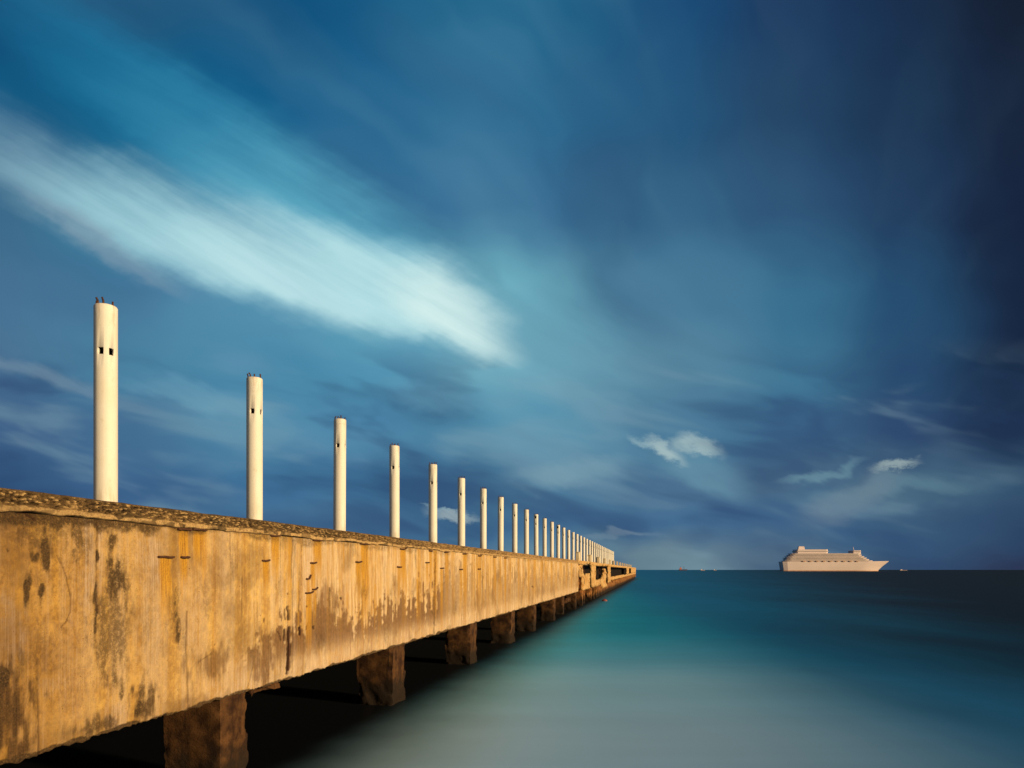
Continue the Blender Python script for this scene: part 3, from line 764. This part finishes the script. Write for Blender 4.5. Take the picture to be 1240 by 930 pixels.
# ------------------------------------------------------------------ cruise ship and far vessels
def ship():
    D = 2200.0; s = D / F; X0 = lambda px: (px - 620) * s; Zp = lambda py: EYE + (690 - py) * s
    root = empty('cruise_ship', (X0(1010), D, 0)); tag(root, 'large white cruise ship on the horizon heading right, stepped decks', 'cruise ship')
    x = lambda px: X0(px) - X0(1010)
    def outline(xs, xb, w, rake=.25, n=8):
        L = xb - xs; pts = [(xs, -w / 2 * .85), (xs + L * .04, -w / 2), (xb - L * rake, -w / 2)]
        pts += [(xb - L * rake * (1 - q / n), -w / 2 * (1 - (q / n) ** 2.2)) for q in range(1, n + 1)]
        return pts + [(a, -b) for a, b in reversed(pts[:-1])]
    zh = Zp(680.8)
    # hull: raked bow, flare, sheer
    V = []; n = None
    for z, xb, w in ((-2, 1062, 34), (1.5, 1063, 36), (zh * .5, 1068, 38), (zh * .97, 1075.5, 39), (zh * 1.06, 1076.5, 39)):
        ol = outline(x(947 - z * .06), x(xb), w); n = len(ol); V += [(a, b, z + (max(0, a - x(1040)) * .02 if z > 20 else 0)) for a, b in ol]
    Fc = [tuple(range(n))[::-1], tuple(range(4 * n, 5 * n))]
    for k in range(4): Fc += [(k * n + i, k * n + (i + 1) % n, (k + 1) * n + (i + 1) % n, (k + 1) * n + i) for i in range(n)]
    hull = link('hull', mesh('hull', V, Fc), M['ship_white'], root)
    mb = MB(); ol = outline(x(946.6), x(1063.6), 36.8); mb.prism(ol, 0.2, 3.2); mb.build('boot_stripe', M['ship_blue'], hull)
    # superstructure: deck slabs over glass bands
    levels = [(949, 1056, zh + .5), (951, 1052, zh + 5), (951, 1049, zh + 9.5), (953, 1046, zh + 14), (955, 1043, zh + 18.5), (957, 1042, zh + 23)]
    for (a, b, z) in levels:
        mb = MB(); mb.prism(outline(x(a), x(b), 36, .08), z, z + 3.0); bd = mb.build('balcony_deck', M['ship_glass'], root)
        mb = MB(); mb.prism(outline(x(a - 1), x(b + .6), 38.5, .08), z + 3.0, z + 4.4); mb.build('deck_edge', M['ship_white'], bd)
    zt = zh + 27.5
    mb = MB(); mb.prism(outline(x(1030), x(1041.5), 34, .3), zt, zt + 9); br = mb.build('bridge', M['ship_white'], root)
    mb = MB(); mb.prism(outline(x(1029.5), x(1042), 35, .3), zt + 4, zt + 6.5); mb.build('window', M['ship_glass'], br)
    mb = MB(); mb.prism(outline(x(962), x(1002), 32, .1), zt, zt + 12); mb.build('top_deck', M['ship_white'], root)
    mb = MB(); mb.prism(outline(x(961), x(1003), 33, .1), zt + 5, zt + 7); mb.build('window', M['ship_glass'], root)
    mb = MB(); mb.box(x(966), x(974), -5, 5, zt + 12, zt + 22, 2, 1); fn = mb.build('funnel', M['ship_white'], root)
    mb = MB(); mb.tube([(x(1034), 0, zt + 9), (x(1033), 0, zt + 20)], .8, 6); mb.build('mast', M['ship_white'], root)
    for k in range(9):
        mb = MB(); a = x(968 + k * 8); mb.prism([(a, -20.5), (a + 2, -22), (a + 9, -22), (a + 11, -20.5), (a + 9, -19.2), (a + 2, -19.2)], zh + 1.5, zh + 4.2); mb.build('lifeboat', M['lifeboat'], root)
ship()
def far_ship(px, D, L, H, hullm, label, cab=True):
    s = D / F; root = empty('cargo_ship' if L > 30 else 'boat', ((px - 620) * s, D, 0)); tag(root, label, 'ship' if L > 30 else 'boat')
    mb = MB(); w = L * .16
    V = [(-L / 2, -w / 2, -1), (L / 2 * .86, -w / 2, -1), (L / 2, 0, -1), (L / 2 * .86, w / 2, -1), (-L / 2, w / 2, -1),
         (-L / 2 - .5, -w / 2, H * .36), (L / 2 * .9, -w / 2, H * .40), (L / 2 * 1.08, 0, H * .46), (L / 2 * .9, w / 2, H * .40), (-L / 2 - .5, w / 2, H * .36)]
    mb.add(V, [(4, 3, 2, 1, 0), (5, 6, 7, 8, 9)] + [(i, (i + 1) % 5, 5 + (i + 1) % 5, 5 + i) for i in range(5)]); mb.build('hull', M[hullm], root)
    mb = MB(); mb.box(-L * .42, -L * .16, -w * .4, w * .4, H * .36, H * .8, .3, .3); mb.box(-L * .38, -L * .2, -w * .3, w * .3, H * .8, H * .95); mb.build('cabin', M['boat_red' if hullm == 'boat_dark' else 'ship_white'], root)
    mb = MB(); mb.tube([(L * .12, 0, H * .38), (L * .12, 0, H * 1.25)], L * .02, 6); mb.build('mast', M['boat_dark'], root); mb = MB(); mb.tube([(-L * .3, 0, H * .9), (-L * .3, 0, H * 1.3)], L * .015, 6); mb.build('mast', M['boat_dark'], root)
far_ship(827, 3600, 42, 17, 'boat_dark', 'small dark ship with a red cabin on the horizon, right of the pier end')
far_ship(851, 3800, 22, 9, 'boat_pale', 'tiny pale red boat on the horizon between the dark ship and the cruise ship')
far_ship(866, 4200, 16, 8, 'boat_pale', 'tinier pinkish boat on the horizon, halfway to the cruise ship')
far_ship(1094, 4300, 46, 7, 'boat_pale', 'tiny low boat on the horizon just ahead of the cruise ship')

# faded buoy drifting off the ruined bays
b = empty('buoy', ((732 - 620) / F * 97, 97, 0)); tag(b, 'faded red mooring buoy low in the water beside the far pier', 'buoy')
mb = MB(); prof = [(-.35, .12), (-.2, .32), (0, .42), (.14, .36), (.26, .20), (.30, .06)]; n = 16
V = [(r * math.cos(2 * math.pi * k / n), r * math.sin(2 * math.pi * k / n), z) for z, r in prof for k in range(n)]
Fc = [(j * n + k, j * n + (k + 1) % n, (j + 1) * n + (k + 1) % n, (j + 1) * n + k) for j in range(len(prof) - 1) for k in range(n)] + [tuple(range(n))[::-1], tuple(range(5 * n, 6 * n))]
mb.add(V, Fc); mb.build('float', M['buoy'], b, True)
mb = MB(); mb.tube([(-.05, 0, .27), (-.05, 0, .38), (.05, 0, .38), (.05, 0, .27)], .014, 6); mb.build('ring', M['rust'], b)

# ------------------------------------------------------------------ sun and sky
AL, EL = R(17), R(15)
sx = math.cos(AL) * CP - math.sin(AL) * SP; sy = -math.cos(AL) * SP - math.sin(AL) * CP
sun = bpy.data.lights.new('sun', 'SUN'); sun.energy = 4.7; sun.angle = R(4.0); sun.color = (1, .72, .37)
so = bpy.data.objects.new('sun', sun); COL.objects.link(so)
from mathutils import Vector
sd = Vector((sx * math.cos(EL), sy * math.cos(EL), math.sin(EL)))
so.rotation_euler = sd.to_track_quat('Z', 'Y').to_euler(); so.location = (20, -20, 30)

def build_sky():
    w = bpy.data.worlds.new('World'); scene.world = w; w.use_nodes = True
    t = NT(w.node_tree); bg = w.node_tree.nodes['Background']; bg.inputs['Strength'].default_value = .1
    dirv = t.node('ShaderNodeTexCoord').outputs['Generated']
    nrm = t.node('ShaderNodeVectorMath', operation='NORMALIZE'); t.put(nrm.inputs[0], dirv); dirv = nrm.outputs[0]
    X, Y, Z = t.sep(dirv)
    Yc = t.m('MAXIMUM', t.m('ABSOLUTE', Y), .12)
    px0 = t.m('MULTIPLY_ADD', t.m('DIVIDE', X, Yc), 850.0, 620.0)
    py0 = t.m('MULTIPLY_ADD', t.m('DIVIDE', t.m('MAXIMUM', Z, 0.0), Yc), -850.0, 690.0)
    pv = t.comb(px0, py0, 0.0)
    # wind drawn clouds run down to the right: warp and streak along that direction
    def rotc(px, py, cx, cy, ang):
        c, s = math.cos(R(ang)), math.sin(R(ang)); dx = t.sub(px, cx); dy = t.sub(py, cy)
        return t.add(t.mul(dx, c), t.mul(dy, s)), t.sub(t.mul(dy, c), t.mul(dx, s))
    p, q = rotc(px0, py0, 0, 0, 30)
    sv = t.comb(t.mul(p, 1 / 420), t.mul(q, 1 / 60), 0.0)
    streak = t.noise(sv, 1.0, 5, .55, .35)
    p2, q2 = rotc(px0, py0, 0, 0, 12)
    sv2 = t.comb(t.mul(p2, 1 / 230), t.mul(q2, 1 / 62), 3.0)
    low = t.noise(sv2, 1.0, 3.5, .5, .35)
    wA = t.noise(t.vscale(pv, (1 / 330, 1 / 240, 1)), 1.0, 3, .5)
    wB = t.noise(t.vscale(pv, (1 / 300, 1 / 200, 1)), 1.7, 3, .5)
    px = t.add(px0, t.mul(t.sub(wA, .5), 200.0)); py = t.add(py0, t.mul(t.sub(wB, .5), 90.0))
    xs = [-250, 0, 150, 300, 450, 620, 800, 950, 1100, 1240, 1500]
    rows = [
        (-150, [(10, 50, 85), (12, 66, 108), (10, 72, 116), (10, 72, 116), (14, 76, 118), (22, 82, 122), (26, 66, 108), (26, 50, 92), (22, 40, 68), (19, 30, 46), (15, 23, 36)]),
        (0,    [(12, 60, 98), (12, 72, 116), (8, 80, 126), (8, 80, 128), (20, 90, 136), (28, 98, 140), (26, 76, 122), (28, 58, 98), (25, 46, 76), (21, 33, 52), (16, 24, 38)]),
        (130,  [(20, 80, 118), (14, 92, 136), (12, 104, 150), (16, 92, 140), (36, 100, 146), (46, 106, 148), (38, 88, 130), (36, 68, 104), (28, 54, 86), (23, 38, 62), (18, 27, 46)]),
        (250,  [(58, 98, 130), (60, 112, 150), (46, 128, 168), (52, 128, 168), (56, 112, 156), (58, 110, 152), (54, 102, 140), (46, 84, 122), (34, 62, 98), (22, 36, 62), (18, 27, 46)]),
        (360,  [(58, 96, 136), (62, 104, 146), (64, 116, 158), (80, 142, 178), (92, 160, 188), (112, 176, 198), (74, 122, 156), (58, 112, 148), (38, 78, 116), (23, 38, 64), (19, 29, 50)]),
        (440,  [(66, 98, 134), (70, 108, 146), (72, 128, 164), (72, 134, 172), (82, 146, 182), (120, 176, 198), (88, 134, 164), (66, 120, 154), (40, 76, 114), (24, 42, 70), (20, 31, 54)]),
        (520,  [(60, 88, 126), (64, 98, 140), (66, 108, 148), (74, 130, 168), (76, 132, 172), (88, 148, 180), (78, 124, 158), (62, 104, 142), (46, 74, 114), (28, 48, 78), (24, 36, 60)]),
        (590,  [(52, 80, 118), (54, 88, 130), (62, 100, 144), (62, 108, 152), (66, 114, 156), (76, 120, 156), (76, 112, 148), (74, 106, 138), (72, 104, 132), (46, 76, 108), (34, 50, 78)]),
        (640,  [(60, 90, 126), (64, 96, 136), (68, 104, 146), (68, 110, 152), (72, 116, 156), (72, 114, 152), (68, 108, 148), (62, 98, 138), (58, 90, 126), (42, 66, 100), (30, 46, 74)]),
        (688,  [(70, 100, 132), (74, 108, 142), (78, 114, 148), (84, 122, 152), (92, 130, 156), (98, 134, 156), (104, 130, 148), (78, 104, 132), (52, 76, 108), (42, 54, 84), (30, 38, 60)]),
    ]
    fx = t.m('DIVIDE', t.add(px, 250.0), 1750.0, clamp=True)
    cur = None
    for k, (yy, cols) in enumerate(rows):
        tint = 1
        rc = t.ramp(fx, [((a + 250) / 1750, lin((max(c[0] * .97 + 2, 0), c[1] * .99 + tint * (a < 1150), c[2] * .965 + 1))) for a, c in zip(xs, cols)], 'EASE')
        if cur is None: cur = rc
        else: cur = t.mix(t.ss(py, rows[k - 1][0], yy), cur, rc)
    # soft texture in the cloud deck
    # long wind streaks fan out from where the cloud deck drifts to
    vx = t.sub(px, 1000.0); vy = t.sub(620.0, py); th = t.m('ARCTAN2', vx, vy)
    rad = t.m('SQRT', t.add(t.mul(vx, vx), t.mul(vy, vy))); lr = t.m('LOGARITHM', t.m('MAXIMUM', rad, 20.0), 2.718)
    fan = t.noise(t.comb(t.mul(th, 5.5), t.mul(lr, 1.1), 2.0), 1.0, 2.5, .45, 0)
    fan2 = t.noise(t.comb(t.mul(th, 2.2), t.mul(lr, 1.5), 9.0), 1.0, 2.5, .45, .1)
    fm = t.mul(t.ss(rad, 90, 380), t.ss(px0, 980, 620, .12, .9))
    cur = t.mix(t.mul(t.mul(t.ss(fan, .48, .68), fm), .22), cur, t.mix(.55, cur, lin((130, 186, 204))))
    cur = t.mix(t.mul(t.mul(t.ss(fan, .52, .34), fm), .24), cur, lin((28, 62, 104)))
    cur = t.mix(t.mul(t.mul(t.ss(fan2, .52, .36), fm), .30), cur, lin((34, 62, 98)))
    cur = t.mix(t.mul(t.mul(t.ss(fan2, .50, .66), fm), .20), cur, lin((82, 142, 170)))
    lowm = t.mul(t.ss(py0, 400, 480), t.ss(px0, 1300, 1000, .35, 1.0))
    cur = t.mix(t.mul(t.mul(t.ss(low, .50, .68), lowm), .32), cur, lin((132, 166, 180)))
    cur = t.mix(t.mul(t.mul(t.ss(low, .50, .34), lowm), .50), cur, lin((42, 68, 108)))
    wq = t.mul(t.sub(t.noise(sv, .9, 4, .55), .5), 60.0); wp = t.mul(t.sub(low, .5), 50.0)
    e1 = t.noise(t.vscale(pv, (1 / 95, 1 / 60, 1)), 1.0, 4, .55); f1 = t.noise(t.vscale(pv, (1 / 26, 1 / 15, 1)), 1.0, 5, .65)
    pxw = t.add(px0, t.add(wp, t.mul(t.sub(f1, .5), 10.0))); pyw = t.add(py0, t.add(wq, t.mul(t.sub(e1, .5), 42.0)))
    pxs = t.add(px0, t.mul(t.sub(e1, .5), 30.0)); pys = t.add(py0, t.mul(t.sub(f1, .5), 30.0))
    fineq = t.noise(t.comb(t.mul(p, 1 / 150), t.mul(q, 1 / 11), 7.0), 1.0, 4, .6)
    def blob(cx, cy, rx, up, dn, ang, col, k, st=.5, warp=1.0, edge=(1.15, .25)):
        nonlocal cur
        a, b = rotc(pxw if warp else pxs, pyw if warp else pys, cx, cy, ang)
        b = t.add(b, t.mul(t.sub(fineq, .5), up * .12))
        ax = t.mul(a, 1 / rx); bx = t.m('MAXIMUM', t.mul(b, 1 / dn), t.mul(b, -1 / up))
        d = t.m('SQRT', t.add(t.mul(ax, ax), t.mul(bx, bx)))
        al = t.ss(d, edge[0], edge[1])
        if st: al = t.mul(al, t.ss(t.add(t.mul(streak, .75), t.mul(fineq, .25)), .30, .62, 1 - st, 1.0))
        cur = t.mix(t.m('MULTIPLY', al, k, clamp=True), cur, lin(col))
    T_ = 1.0
    blob(160, 110, 300, 70, 70, 36, (30, 122, 164), .55, .3)
    blob(310, 220, 260, 90, 70, 34, (66, 150, 182), .6, .3)
    blob(400, 290, 230, 90, 60, 32, (104, 180, 202), .6, .4)
    blob(20, 190, 170, 60, 50, 36, (100, 140, 168), .35, .4)
    blob(70, 248, 220, 80, 34, 30, (136, 174, 190), .52, .5)
    blob(180, 288, 210, 85, 32, 26, (150, 200, 212), .7, .5)
    blob(270, 314, 230, 90, 40, 23, (170, 216, 224), .85, .45, 1.0, (1.2, .2))
    blob(360, 342, 200, 80, 30, 18, (190, 228, 232), .85, .45, 1.0, (1.15, .25))
    blob(470, 362, 180, 76, 36, 25, (186, 228, 232), .9, .45, 1.0, (1.15, .25))
    blob(545, 384, 100, 48, 34, 28, (216, 242, 238), 1.0, .4, 1.0, (1.15, .3))
    blob(120, 296, 120, 24, 12, 31, (190, 196, 198), .22, .5)
    blob(670, 405, 170, 70, 60, 25, (112, 172, 192), .45, .4)
    blob(560, 490, 120, 22, 18, 8, (104, 156, 180), .4, .4)
    blob(330, 520, 180, 20, 18, 14, (96, 146, 172), .35, .4)
    blob(240, 480, 120, 18, 14, 16, (116, 168, 190), .45, .4)
    blob(60, 462, 150, 16, 16, 16, (126, 150, 168), .45, .4)
    blob(550, 625, 40, 8, 8, 10, (190, 208, 205), .5, .6, 0)
    blob(530, 616, 25, 4, 4, 12, (150, 180, 190), .5, .5, 0)
    blob(690, 578, 90, 22, 18, -8, (128, 164, 178), .55, .4)
    blob(850, 580, 70, 45, 28, 20, (112, 158, 176), .5, .3)
    blob(777, 537, 22, 8, 7, 26, (176, 204, 204), .42, .6, 0)
    blob(806, 546, 34, 12, 10, 32, (196, 216, 210), .6, .7, 0)
    blob(826, 539, 22, 10, 9, 30, (190, 212, 206), .45, .7, 0)
    blob(848, 538, 34, 13, 11, 26, (200, 220, 212), .6, .6, 0)
    blob(1085, 564, 34, 8, 7, -9, (182, 202, 196), .5, .6, 0)
    blob(1080, 592, 150, 16, 18, -2, (98, 134, 150), .55, .4)
    blob(1030, 606, 80, 30, 26, -20, (112, 132, 148), .55, .3)
    blob(990, 570, 60, 7, 7, -10, (120, 160, 172), .5, .4)
    blob(740, 646, 70, 5, 5, 0, (132, 152, 166), .4, .5)
    sky = t.node('ShaderNodeTexSky', sky_type='NISHITA'); sky.sun_disc = False; sky.sun_elevation = EL
    sky.sun_rotation = math.atan2(sx, sy); sky.altitude = 0; sky.air_density = 1.0; sky.dust_density = 1.5
    ten = t.node('ShaderNodeVectorMath', operation='SCALE'); t.put(ten.inputs[0], cur); ten.inputs['Scale'].default_value = 10.0
    ns = t.node('ShaderNodeVectorMath', operation='SCALE'); t.put(ns.inputs[0], sky.outputs[0]); ns.inputs['Scale'].default_value = .35
    # behind the camera the clear evening sky takes over from the cloud deck
    final = t.mix(t.ss(Y, -.45, -.05), ns.outputs[0], ten.outputs[0])
    t.put(bg.inputs['Color'], final)
    w.cycles.sampling_method = 'MANUAL'; w.cycles.sample_map_resolution = 512
build_sky()

# ------------------------------------------------------------------ camera and output
cam = bpy.data.cameras.new('camera'); co_ = bpy.data.objects.new('camera', cam); COL.objects.link(co_)
co_.location = (0, 0, EYE); co_.rotation_euler = (R(90), 0, 0)
cam.sensor_width = 36; cam.lens = 36 * F / 1240; cam.shift_y = 225 / 1240; cam.clip_start = .1; cam.clip_end = 200000
scene.camera = co_
vs = scene.view_settings; vs.view_transform = 'Standard'; vs.look = 'None'; vs.exposure = 0; vs.gamma = 1; vs.use_curve_mapping = False
scene.render.resolution_x = 1024; scene.render.resolution_y = 768
scene.cycles.max_bounces = 6; scene.cycles.use_denoising = True
